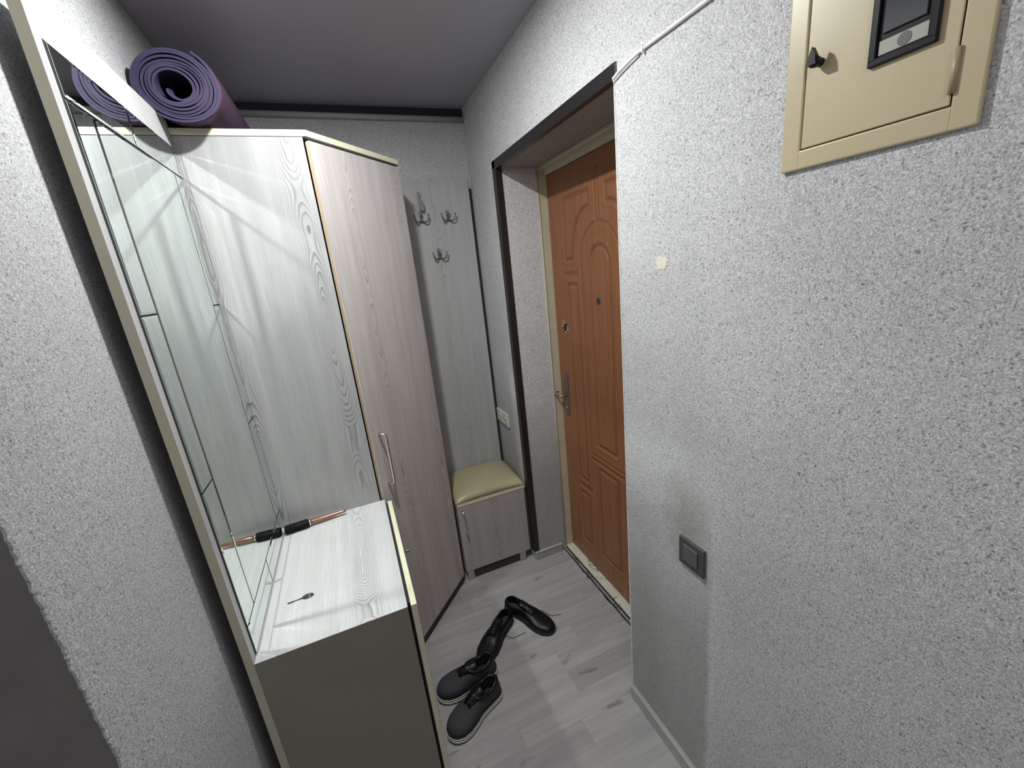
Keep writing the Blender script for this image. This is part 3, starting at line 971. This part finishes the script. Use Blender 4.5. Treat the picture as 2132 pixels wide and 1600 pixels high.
# ================================================================== ROLLED MAT ON THE WARDROBE
mt = thing('rolled_mat', 'rolled purple foam exercise mat lying on top of the wardrobe', 'exercise mat', (0.06, 0.2, ZW))
def mat_sheet():
    mb = MB()
    th = 0.0062
    turns = 7.6
    n = 420
    r0, r1 = 0.036, 0.0975
    cxm, czm = 0.0600, ZW + 0.0925
    YA, YE = -0.078, 0.56
    ny = 9
    yaw = 0.02
    tilt = math.tan(math.radians(1.0))
    rn = random.Random(4)
    def point(k, off, y):
        s = k / n
        th_ = 2 * PI * turns * s + 3.55
        r = r0 + (r1 - r0) * s ** 0.92
        r *= 1 + 0.020 * math.sin(th_ * 1.0 + 0.7) + 0.010 * math.sin(2 * th_ + s * 5)
        r += 0.0012 * math.sin(s * 61.0) + 0.0009 * math.sin(s * 137.0 + 1)
        if s > 0.985: r += (s - 0.985) * 0.55         # the free flap stands off
        if s < 0.03: r -= (0.03 - s) * 0.55
        r += off
        x = cxm + r * math.cos(th_) * 1.04
        z = czm + r * math.sin(th_) * 0.91
        x += (y - YA) * yaw
        z += (y + 0.0) * tilt
        if y < 0: z -= 0.012 * (y / 0.078) ** 2
        # telescoped end: the layers do not finish level
        return x, z
    def vert(k, off, j):
        y = YA + (YE - YA) * (j / (ny - 1)) ** 1.35
        x, z = point(k, off, y)
        s = k / n
        yy = y + (0.003 * math.sin(s * 40) * (1 if j == 0 else 0))
        return mb.bm.verts.new((x, yy, z))
    inn = [[vert(k, -th / 2, j) for j in range(ny)] for k in range(n + 1)]
    out = [[vert(k, th / 2, j) for j in range(ny)] for k in range(n + 1)]
    side = mb.mi('mat_side'); edge = mb.mi('mat_edge')
    def face(q, m):
        f = mb.bm.faces.new(q); f.material_index = m; f.smooth = (m == side)
    for k in range(n):
        for j in range(ny - 1):
            face((out[k][j], out[k + 1][j], out[k + 1][j + 1], out[k][j + 1]), side)
            face((inn[k][j], inn[k][j + 1], inn[k + 1][j + 1], inn[k + 1][j]), edge)
        face((out[k][0], inn[k][0], inn[k + 1][0], out[k + 1][0]), edge)
        face((out[k][-1], out[k + 1][-1], inn[k + 1][-1], inn[k][-1]), edge)
    for k in (0, n):
        for j in range(ny - 1):
            face((out[k][j], out[k][j + 1], inn[k][j + 1], inn[k][j]), edge)
    return mb
build('foam_roll', mat_sheet(), 'mat_side', parent=mt)

# ================================================================== BRUSH + KEY ON THE CHEST
br = thing('hair_brush', 'black cylinder hair brush with a copper handle on the chest beside the mirror', 'brush', (0.11, -0.04, ZC))
p0 = Vector((0.0095, -0.052, ZC + 0.0155)); p1 = Vector((0.222, -0.030, ZC + 0.0155))
axv = (p1 - p0).normalized()
mb = MB()
mb.lathe(p0, axv, [(0, 0.010), (0.001, 0.0145), (0.003, 0.0153), (0.078, 0.0153), (0.080, 0.0145), (0.081, 0.009)], 28)
build('brush_barrel', mb, 'brush_black', parent=br)
mb = MB()
rn = random.Random(2)
for k in range(26):
    for q in range(14):
        a = 2 * PI * (q + 0.5 * (k % 2)) / 14
        c = p0 + axv * (0.005 + 0.0028 * k)
        up = Vector((0, 0, 1)); sd = axv.cross(up).normalized()
        d = up * math.cos(a) + sd * math.sin(a)
        if (c + d * 0.0185).z < ZC + 0.001 or (c + d * 0.0185).x < 0.006: continue
        mb.tube([c + d * 0.015, c + d * 0.0185], 0.0004, 3, None, True)
bo = build('bristles', mb, 'brush_black', parent=br); bo['kind'] = 'stuff'
mb = MB()
mb.lathe(p0 + axv * 0.081, axv, [(0, 0.0085), (0.001, 0.0105), (0.006, 0.0105), (0.0065, 0.0085)], 24)
build('ferrule', mb, 'silver', parent=br, label='silver ring')
mb = MB()
mb.lathe(p0 + axv * 0.0875, axv, [(0, 0.0082), (0.01, 0.0098), (0.04, 0.0092), (0.085, 0.0072), (0.115, 0.0058), (0.122, 0.0050), (0.125, 0.0030)], 24)
build('brush_handle', mb, 'copper', parent=br, label='tapered copper handle')

ky = thing('key', 'small dull metal key lying on the ash chest top', 'key', (0.09, -0.443, ZC))
mb = MB()
kc = Vector((0.1085, -0.4415, ZC + 0.0012)); kd = Vector((-1, -0.02, 0)).normalized(); ks = Vector((0.02, -1, 0)).normalized()
# bow: an oval plate with two slots
def plate(mb, outer, holes, z0, z1):
    bm2 = bmesh.new()
    loops = []
    for P in [outer] + holes:
        vs = [bm2.verts.new((p[0], p[1], z1)) for p in P]
        for k in range(len(vs)): bm2.edges.new((vs[k], vs[(k + 1) % len(vs)]))
    bmesh.ops.triangle_fill(bm2, use_beauty=True, use_dissolve=False, edges=bm2.edges[:])
    r = bmesh.ops.extrude_face_region(bm2, geom=bm2.faces[:])
    for v in r['geom']:
        if isinstance(v, bmesh.types.BMVert): v.co.z = z0
    me = bpy.data.meshes.new('tmp'); bm2.to_mesh(me); bm2.free()
    mb.bm.from_mesh(me); bpy.data.meshes.remove(me)
def oval(cx, cy, rx, ry, n=20): return [(cx + rx * math.cos(2 * PI * k / n), cy + ry * math.sin(2 * PI * k / n)) for k in range(n)]
plate(mb, oval(0.1085, -0.4415, 0.0155, 0.0100), [oval(0.1125, -0.4372, 0.0042, 0.0028, 12), oval(0.1125, -0.4458, 0.0042, 0.0028, 12)], ZC + 0.0002, ZC + 0.0022)
build('key_bow', mb, 'key', parent=ky)
mb = MB()
mb.tube([(0.094, -0.4425, ZC + 0.0014), (0.055, -0.4440, ZC + 0.0014)], [0.0018, 0.0012], 8)
for k, w_ in enumerate((0.003, 0.0022, 0.0032, 0.0018)):
    xk = 0.058 + 0.004 * k
    mb.box(xk, xk + 0.002, -0.4440 - w_ - 0.001, -0.4440, ZC + 0.0006, ZC + 0.0022)
build('key_blade', mb, 'key', parent=ky)

# ================================================================== WALL THINGS
# double socket
so = thing('double_socket', 'cream double power socket on the right wall above the bench cushion', 'socket', (W, 0.615, 0.825))
for k, (ya, yb) in enumerate(((0.618, 0.706), (0.524, 0.614))):
    mb = MB()
    mb.box(W - 0.0125, W - 0.0002, ya, yb, 0.785, 0.866, None, 0.0045, 3)
    s1 = build('socket_cover', mb, 'cream_plastic', parent=so)
    mb = MB()
    yc = (ya + yb) / 2
    mb.lathe((W - 0.0118, yc, 0.8255), (-1, 0, 0), [(0, 0.026), (0.0028, 0.025), (0.0030, 0.0215), (0.0012, 0.0205)], 28)
    w1 = build('socket_well', mb, 'cream_plastic', parent=s1)
    mb = MB()
    for dy_ in (-0.0095, 0.0095):
        mb.lathe((W - 0.0131, yc + dy_, 0.8255), (-1, 0, 0), [(0, 0.0040), (0.0005, 0.0040)], 12)
    build('contact_hole', mb, 'cavity', parent=s1)
# light switch
sw = thing('light_switch', 'dark grey square light switch low on the right wall', 'switch', (W, -0.862, 0.861))
sf = build('switch_plate', one('box', W - 0.0095, W - 0.0002, -0.9068, -0.8176, 0.8168, 0.9052, None, 0.0025, 3), 'grey_plastic', parent=sw)
mb = MB()
mb.box(W - 0.0135, W - 0.009, -0.888, -0.8365, 0.836, 0.8885, None, 0.0018, 2)
build('rocker', mb, 'grey_plastic_hi', parent=sw)
# cable
mb = MB()
cab = [(W + 0.03, YN + 0.004, 2.112), (W + 0.006, YN + 0.0045, 2.121), (W - 0.004, YN - 0.003, 2.1285), (W - 0.0045, -0.600, 2.1350), (W - 0.0045, -0.640, 2.1405), (W - 0.0045, -0.686, 2.1435), (W - 0.0045, -0.78, 2.1415), (W - 0.0045, -0.88, 2.1400), (W - 0.0045, -1.0, 2.139), (W - 0.0045, -1.25, 2.140), (W - 0.0045, -1.6, 2.142), (W - 0.0045, -2.4, 2.142)]
mb.tube(cab, 0.0042, 10)
cb = build('power_cable', mb, 'white_cable', base=(W, YN, 2.13))
tag(cb, 'white cable run along the upper right wall to the recess corner', 'cable')
mb = MB()
mb.tube([(W + 0.006, YN + 0.008, 2.110), (W - 0.0025, YN - 0.002, 2.1215), (W - 0.003, -0.60, 2.1270), (W - 0.003, -0.635, 2.1325), (W - 0.003, -0.672, 2.1368)], 0.0018, 8)
c2 = build('thin_wire', mb, 'white_cable', base=(W, YN, 2.12))
tag(c2, 'short thin white wire just below the cable at the recess corner', 'wire')
mb = MB()
mb.box(W - 0.010, W - 0.0002, -0.693, -0.687, 2.136, 2.150, None, 0.001)
mb.tube([(W - 0.006, -0.690, 2.137), (W - 0.007, -0.691, 2.131)], [0.0018, 0.0008], 6)
c3 = build('cable_clip', mb, 'white_cable', base=(W, -0.69, 2.14))
tag(c3, 'small clip nailed over the white cable', 'clip')

# electricity meter box
bx = thing('meter_box', 'cream painted steel electricity meter cabinet high on the right wall', 'meter box', (W, -1.18, 1.79))
y1, y2, z1_, z2_ = -1.0503, -1.3016, 1.7942, 2.27
XM = W - 0.0075
mb = MB()
fw = 0.030
iy1, iy2, iz1, iz2 = -1.0815, -1.2935 + 0.0, 1.8235, 2.24
iy2 = -1.272
mb.box(XM, W - 0.0002, iy1, y1, z1_, z2_, None, 0.0025, 2)
mb.box(XM, W - 0.0002, y2, iy2, z1_, z2_, None, 0.0025, 2)
mb.box(XM, W - 0.0002, iy2 - 0.003, iy1 + 0.003, z1_, iz1, None, 0.0025, 2)
mb.box(XM, W - 0.0002, iy2 - 0.003, iy1 + 0.003, iz2, z2_, None, 0.0025, 2)
build('box_frame', mb, 'box', parent=bx)
build('box_shadow_gap', one('box', W - 0.003, W - 0.0004, iy2 - 0.001, iy1 + 0.001, iz1 - 0.001, iz2 + 0.001), 'cavity', parent=bx, label='dark gap round the door')
md_ = build('box_door', one('box', W - 0.0068, W - 0.0030, iy2 + 0.0018, iy1 - 0.0018, iz1 + 0.0016, iz2 - 0.0016, None, 0.001, 1), 'box', parent=bx)
XM2 = W - 0.0068
mb = MB()
mb.tube([(XM2 - 0.001, iy2 + 0.0005, 1.838), (XM2 - 0.001, iy2 + 0.0005, 1.888)], 0.0042, 12)
build('hinge', mb, 'hinge', parent=md_)
# window
def frame_ring(mb, ya, yb, za, zb, w, x0, x1):
    mb.box(x0, x1, ya, yb, za, za + w, None, 0.0015)
    mb.box(x0, x1, ya, yb, zb - w, zb, None, 0.0015)
    mb.box(x0, x1, ya, ya + w, za + w * 0.6, zb - w * 0.6, None, 0.0015)
    mb.box(x0, x1, yb - w, yb, za + w * 0.6, zb - w * 0.6, None, 0.0015)
WY0, WY1, WZ0, WZ1 = -1.2500, -1.1735, 1.9035, 2.16
mb = MB(); frame_ring(mb, WY0, WY1, WZ0, WZ1, 0.0095, XM2 - 0.006, XM2 + 0.001)
mw = build('window_rim', mb, 'meter_black', parent=md_, label='black plastic window rim')
mb = MB()
mb.box(XM2 - 0.002, XM2 + 0.0005, WY0 + 0.008, WY1 - 0.008, WZ0 + 0.008, WZ1 - 0.008)
build('window_pane', mb, 'meter_black', parent=mw)
mb = MB()
mb.box(XM2 - 0.0045, XM2 - 0.0019, WY0 + 0.014, WY1 - 0.014, WZ0 + 0.036, WZ1 - 0.012, None, 0.001)
build('window_flap', mb, 'meter_glass', parent=mw, label='dark glossy flap')
mb = MB()
mb.box(XM2 - 0.0030, XM2 - 0.0019, WY0 + 0.011, WY1 - 0.011, WZ0 + 0.0115, WZ0 + 0.0285)
build('paper_tag', mb, 'tag', parent=mw, label='pale paper strip')
mb = MB()
mb.lathe((XM2 - 0.0029, (WY0 + WY1) / 2 - 0.002, WZ0 + 0.020), (-1, 0, 0), [(0, 0.0080), (0.0006, 0.0078)], 24)
build('grey_disc', mb, 'tag_dot', parent=mw)
# twist knob
mb = MB()
KY, KZ = -1.1040, 1.9420
mb.lathe((XM2 + 0.0005, KY, KZ), (-1, 0, 0), [(0, 0.0060), (0.003, 0.0062), (0.004, 0.0050), (0.008, 0.0050), (0.010, 0.0078), (0.017, 0.0085), (0.020, 0.0065)], 20, 'meter_black')
# pointed wing
wp = [(-0.0065, -0.005), (0.0065, -0.005), (0.0048, 0.008), (0.0008, 0.0190), (-0.0045, 0.008)]
f1 = [mb.bm.verts.new((XM2 - 0.0215, KY + a, KZ + b)) for a, b in wp]
f2 = [mb.bm.verts.new((XM2 - 0.013, KY + a, KZ + b)) for a, b in wp]
mb.bm.faces.new(f1); mb.bm.faces.new(f2[::-1])
for k in range(5): mb.bm.faces.new((f1[k], f1[(k + 1) % 5], f2[(k + 1) % 5], f2[k]))
build('twist_knob', mb, 'meter_black', parent=md_, label='black pointed twist knob')

# ceiling lamp (just above the frame)
lt = thing('ceiling_lamp', 'round recessed ceiling lamp above the chest', 'lamp', (LAMP[0], LAMP[1], H))
mb = MB()
n = 32
def ringpt(r, z): return [mb.bm.verts.new((LAMP[0] + r * math.cos(2 * PI * k / n), LAMP[1] + r * math.sin(2 * PI * k / n), z)) for k in range(n)]
rs = [ringpt(0.043, H - 0.0002), ringpt(0.043, H - 0.014), ringpt(0.052, H - 0.014), ringpt(0.056, H - 0.008), ringpt(0.056, H - 0.0002)]
for i in range(5):
    a, b = rs[i], rs[(i + 1) % 5]
    for k in range(n):
        f = mb.bm.faces.new((a[k], a[(k + 1) % n], b[(k + 1) % n], b[k])); f.smooth = True
build('lamp_ring', mb, 'chrome', parent=lt)

# ================================================================== SHOES
def shoe_surface(heel, toe, width, outline, top, z0, lean=0.0):
    """returns fn(u along 0..1, v around 0..1) of a lasted upper. outline(u)->half width factor, top(u)->height"""
    h = Vector((heel[0], heel[1], 0)); t = Vector((toe[0], toe[1], 0))
    ax = (t - h); lnn = ax.length; ax.normalize(); sd = Vector((-ax.y, ax.x, 0))
    return h, ax, sd, lnn
def hw(u, wmax):
    pts = [(0.0, 0.02), (0.02, 0.30), (0.06, 0.52), (0.14, 0.66), (0.30, 0.70), (0.45, 0.74), (0.60, 0.92), (0.72, 1.0), (0.84, 0.93), (0.93, 0.70), (0.98, 0.40), (1.0, 0.03)]
    return wmax * lerp(pts, u)
def lerp(pts, u):
    for (a, va), (b, vb) in zip(pts[:-1], pts[1:]):
        if u <= b:
            t = (u - a) / (b - a) if b > a else 0
            t = t * t * (3 - 2 * t) * 0.5 + t * 0.5
            return va + (vb - va) * t
    return pts[-1][1]
def bend(u): return 0.010 * math.sin(PI * u) * (1 - u)
def make_shoe(name, label, group, heel, toe, wmax, hts, sole_h, mats, stripes=False, flip=1, laces=None, roll=0.0):
    h, ax, sd, ln_ = shoe_surface(heel, toe, wmax, None, None, 0)
    base = (h + ax * ln_ * 0.5); base.z = 0
    t = thing(name, label, 'shoe', base, group)
    def P(u, s, z):
        return h + ax * (u * ln_) + sd * (s + flip * bend(u)) + Vector((0, 0, z))
    nu = 40
    us = [0.5 - 0.5 * math.cos(PI * i / nu) for i in range(nu + 1)]
    # sole: stacked outline slabs
    def slab(name, z0, z1, grow, mat, toe_lift=0.006, lab=None):
        mb = MB()
        loop = [(u, 1) for u in us] + [(u, -1) for u in us[::-1][1:-1]]
        lo, hi = [], []
        for u, s in loop:
            w_ = hw(u, wmax) + grow
            uu = u if grow == 0 else u + (u - 0.5) * 2 * grow / ln_
            lift = toe_lift * max(0, (u - 0.75) / 0.25) ** 2
            lo.append(mb.bm.verts.new(P(uu, s * w_ * 0.98, z0 + lift)))
            hi.append(mb.bm.verts.new(P(uu, s * w_, z1 + lift)))
        mb.bm.faces.new(lo[::-1]); mb.bm.faces.new(hi)
        for k in range(len(lo)):
            f = mb.bm.faces.new((lo[k], lo[(k + 1) % len(lo)], hi[(k + 1) % len(lo)], hi[k])); f.smooth = True
        return build(name, mb, mat, parent=t, label=lab)
    if stripes:
        q = sole_h / 5.0
        slab('outsole', 0.0005, q, 0.0025, 'shoe_sole', lab='black outsole')
        slab('midsole', q, q * 2.4, 0.0040, 'sneaker_sole', lab='white foam layer')
        slab('sole_stripe', q * 2.4, q * 3.0, 0.0030, 'shoe_sole', lab='thin black stripe')
        slab('midsole', q * 3.0, q * 4.0, 0.0035, 'sneaker_sole', lab='white foam layer')
        slab('sole_stripe', q * 4.0, sole_h, 0.0025, 'shoe_sole')
    else:
        slab('outsole', 0.0005, sole_h, 0.003, mats[1])
    # upper: open dome; ring from the left sole edge over the top to the right sole edge, slot left open near the heel
    op0, op1 = 0.045, 0.50
    mb = MB()
    nv = 21
    grid = []
    for u in us:
        row = []
        w_ = hw(u, wmax)
        ht = lerp(hts, u)
        # opening half width in angle
        if op0 < u < op1:
            k = math.sin(PI * (u - op0) / (op1 - op0)) ** 0.55
            g = 0.62 * k
        else:
            g = 0.0
        for j in range(nv):
            v = -1 + 2 * j / (nv - 1)
            s_ = 1 if v >= 0 else -1
            av = abs(v)
            ang = (PI / 2) * (g + (1 - g) * av)          # 0 = top, pi/2 = sole
            if j == nv // 2: ang = (PI / 2) * g
            r = math.sin(ang) ** 0.75
            zz = math.cos(ang) ** 0.62 if ang < PI / 2 - 1e-6 else 0.0
            if g > 0:
                zz = zz / max(1e-4, math.cos(PI / 2 * g) ** 0.62) 
                zz = min(zz, 1.0)
                r = r if r > 0 else 0
            bulge = 1 + 0.05 * math.sin(PI * min(1, zz))
            wob = 0.0009 * noise.noise(Vector((u * 9 + heel[0] * 31, v * 3, heel[1] * 17)))
            s2 = s_ if g == 0 or av > 0 else 1
            row.append((u, s2 * w_ * r * bulge + wob, sole_h - 0.002 + ht * zz + 0.006 * max(0, (u - 0.75) / 0.25) ** 2 + wob))
        grid.append(row)
    vs = []
    for i, row in enumerate(grid):
        vs.append([mb.bm.verts.new(P(*q)) for q in row])
    for i in range(len(vs) - 1):
        um = (us[i] + us[i + 1]) / 2
        for j in range(nv - 1):
            if op0 < um < op1 and j in (nv // 2 - 1,) and False:
                continue
            if op0 < um < op1 and (j == nv // 2 - 1 or j == nv // 2):
                # leave the middle strip open
                if j == nv // 2 - 1 or j == nv // 2: continue
            f = mb.bm.faces.new((vs[i][j], vs[i + 1][j], vs[i + 1][j + 1], vs[i][j + 1])); f.smooth = True
    up = build('upper', mb, mats[0], parent=t)
    sm = up.modifiers.new('thickness', 'SOLIDIFY'); sm.thickness = 0.0035; sm.offset = -1
    # lining floor
    mb = MB()
    n2 = 16
    uu = [op0 + 0.01 + (op1 - op0 + 0.12) * i / n2 for i in range(n2 + 1)]
    a_ = [mb.bm.verts.new(P(u, hw(u, wmax) * 0.86, sole_h + 0.006)) for u in uu]
    b_ = [mb.bm.verts.new(P(u, -hw(u, wmax) * 0.86, sole_h + 0.006)) for u in uu]
    for k in range(n2): mb.bm.faces.new((a_[k], a_[k + 1], b_[k + 1], b_[k]))
    build('insole', mb, 'shoe_in', parent=t)
    # padded collar round the opening
    def opening(side, lift=0.0):
        res = []
        for k in range(15):
            u = op0 + (op1 - op0) * k / 14
            kk = math.sin(PI * (u - op0) / (op1 - op0)) ** 0.55 if 0 < k < 14 else 0.0
            g = 0.62 * kk
            s = math.sin(PI / 2 * g) ** 0.75 if g > 0 else 0.0
            res.append(P(u, side * hw(u, wmax) * s * (1 + 0.05 * math.sin(PI)), sole_h - 0.002 + lerp(hts, u) + lift))
        return res
    ring_ = opening(1, 0.001) + opening(-1, 0.001)[::-1][1:-1]
    mb = MB(); mb.tube(ring_, 0.0085 if stripes else 0.0026, 8, None, False, True)
    build('collar', mb, mats[2], parent=t)
    # tongue
    mb = MB()
    def tongue(a, b):
        u = 0.33 + 0.30 * a
        s = (b - 0.5) * 2 * wmax * 0.46
        zc_ = sole_h + lerp(hts, u) * (1.0 - 0.25 * (abs(b - 0.5) * 2) ** 2) + 0.004 + 0.018 * (1 - a) ** 1.5
        return P(u, s, zc_)
    mb.grid(tongue, 9, 7)
    tg = build('tongue', mb, mats[2], parent=t)
    sm = tg.modifiers.new('thickness', 'SOLIDIFY'); sm.thickness = 0.004; sm.offset = 0
    # laces
    mb = MB()
    for k in range(5):
        u = 0.40 + 0.05 * k
        z = sole_h + lerp(hts, u) + 0.007
        sw_ = wmax * (0.40 - 0.02 * k)
        mb.tube([P(u, -sw_, z - 0.005), P(u + 0.012, -sw_ * 0.4, z + 0.002), P(u + 0.03, sw_ * 0.4, z + 0.002), P(u + 0.045, sw_, z - 0.005)], 0.0017, 6)
        mb.tube([P(u, sw_, z - 0.005), P(u + 0.012, sw_ * 0.4, z + 0.003), P(u + 0.03, -sw_ * 0.4, z + 0.003), P(u + 0.045, -sw_, z - 0.005)], 0.0017, 6)
    if laces:
        for pts in laces: mb.tube(pts, 0.0013, 6)
    build('laces', mb, 'shoe_black', parent=t)
    return t
dress = [(0.0, 0.010), (0.03, 0.052), (0.10, 0.058), (0.25, 0.046), (0.38, 0.048), (0.50, 0.056), (0.62, 0.048), (0.75, 0.036), (0.88, 0.030), (0.96, 0.022), (1.0, 0.004)]
run = [(0.0, 0.012), (0.03, 0.058), (0.10, 0.064), (0.25, 0.050), (0.40, 0.056), (0.50, 0.064), (0.62, 0.056), (0.75, 0.045), (0.88, 0.038), (0.96, 0.026), (1.0, 0.005)]
make_shoe('dress_shoe', 'glossy black leather shoe lying nearest the entrance door, toe towards the wall', 'black leather shoes on the floor',
          (0.838, 0.085), (0.985, -0.170), 0.047, dress, 0.014, ('shoe_black', 'shoe_sole', 'shoe_black'),
          laces=[[(0.935, -0.02, 0.05), (0.99, -0.05, 0.02), (1.02, -0.075, 0.002), (1.067, -0.090, 0.0015)]])
make_shoe('dress_shoe', 'glossy black leather shoe between the other black shoe and the grey sneakers', 'black leather shoes on the floor',
          (0.835, 0.010), (0.622, -0.160), 0.047, dress, 0.014, ('shoe_black', 'shoe_sole', 'shoe_black'), flip=-1,
          laces=[[(0.74, -0.06, 0.055), (0.775, -0.10, 0.02), (0.80, -0.105, 0.0015), (0.868, -0.104, 0.0015)]])
make_shoe('sneaker', 'dark grey sneaker with white striped sole, the far one partly behind the other', 'grey sneakers beside the chest',
          (0.675, -0.215), (0.412, -0.232), 0.050, run, 0.030, ('sneaker', 'shoe_sole', 'shoe_black'), True)
make_shoe('sneaker', 'dark grey sneaker with white striped sole, nearest the viewer beside the drawers', 'grey sneakers beside the chest',
          (0.655, -0.315), (0.418, -0.408), 0.050, run, 0.030, ('sneaker', 'shoe_sole', 'shoe_black'), True, flip=-1)
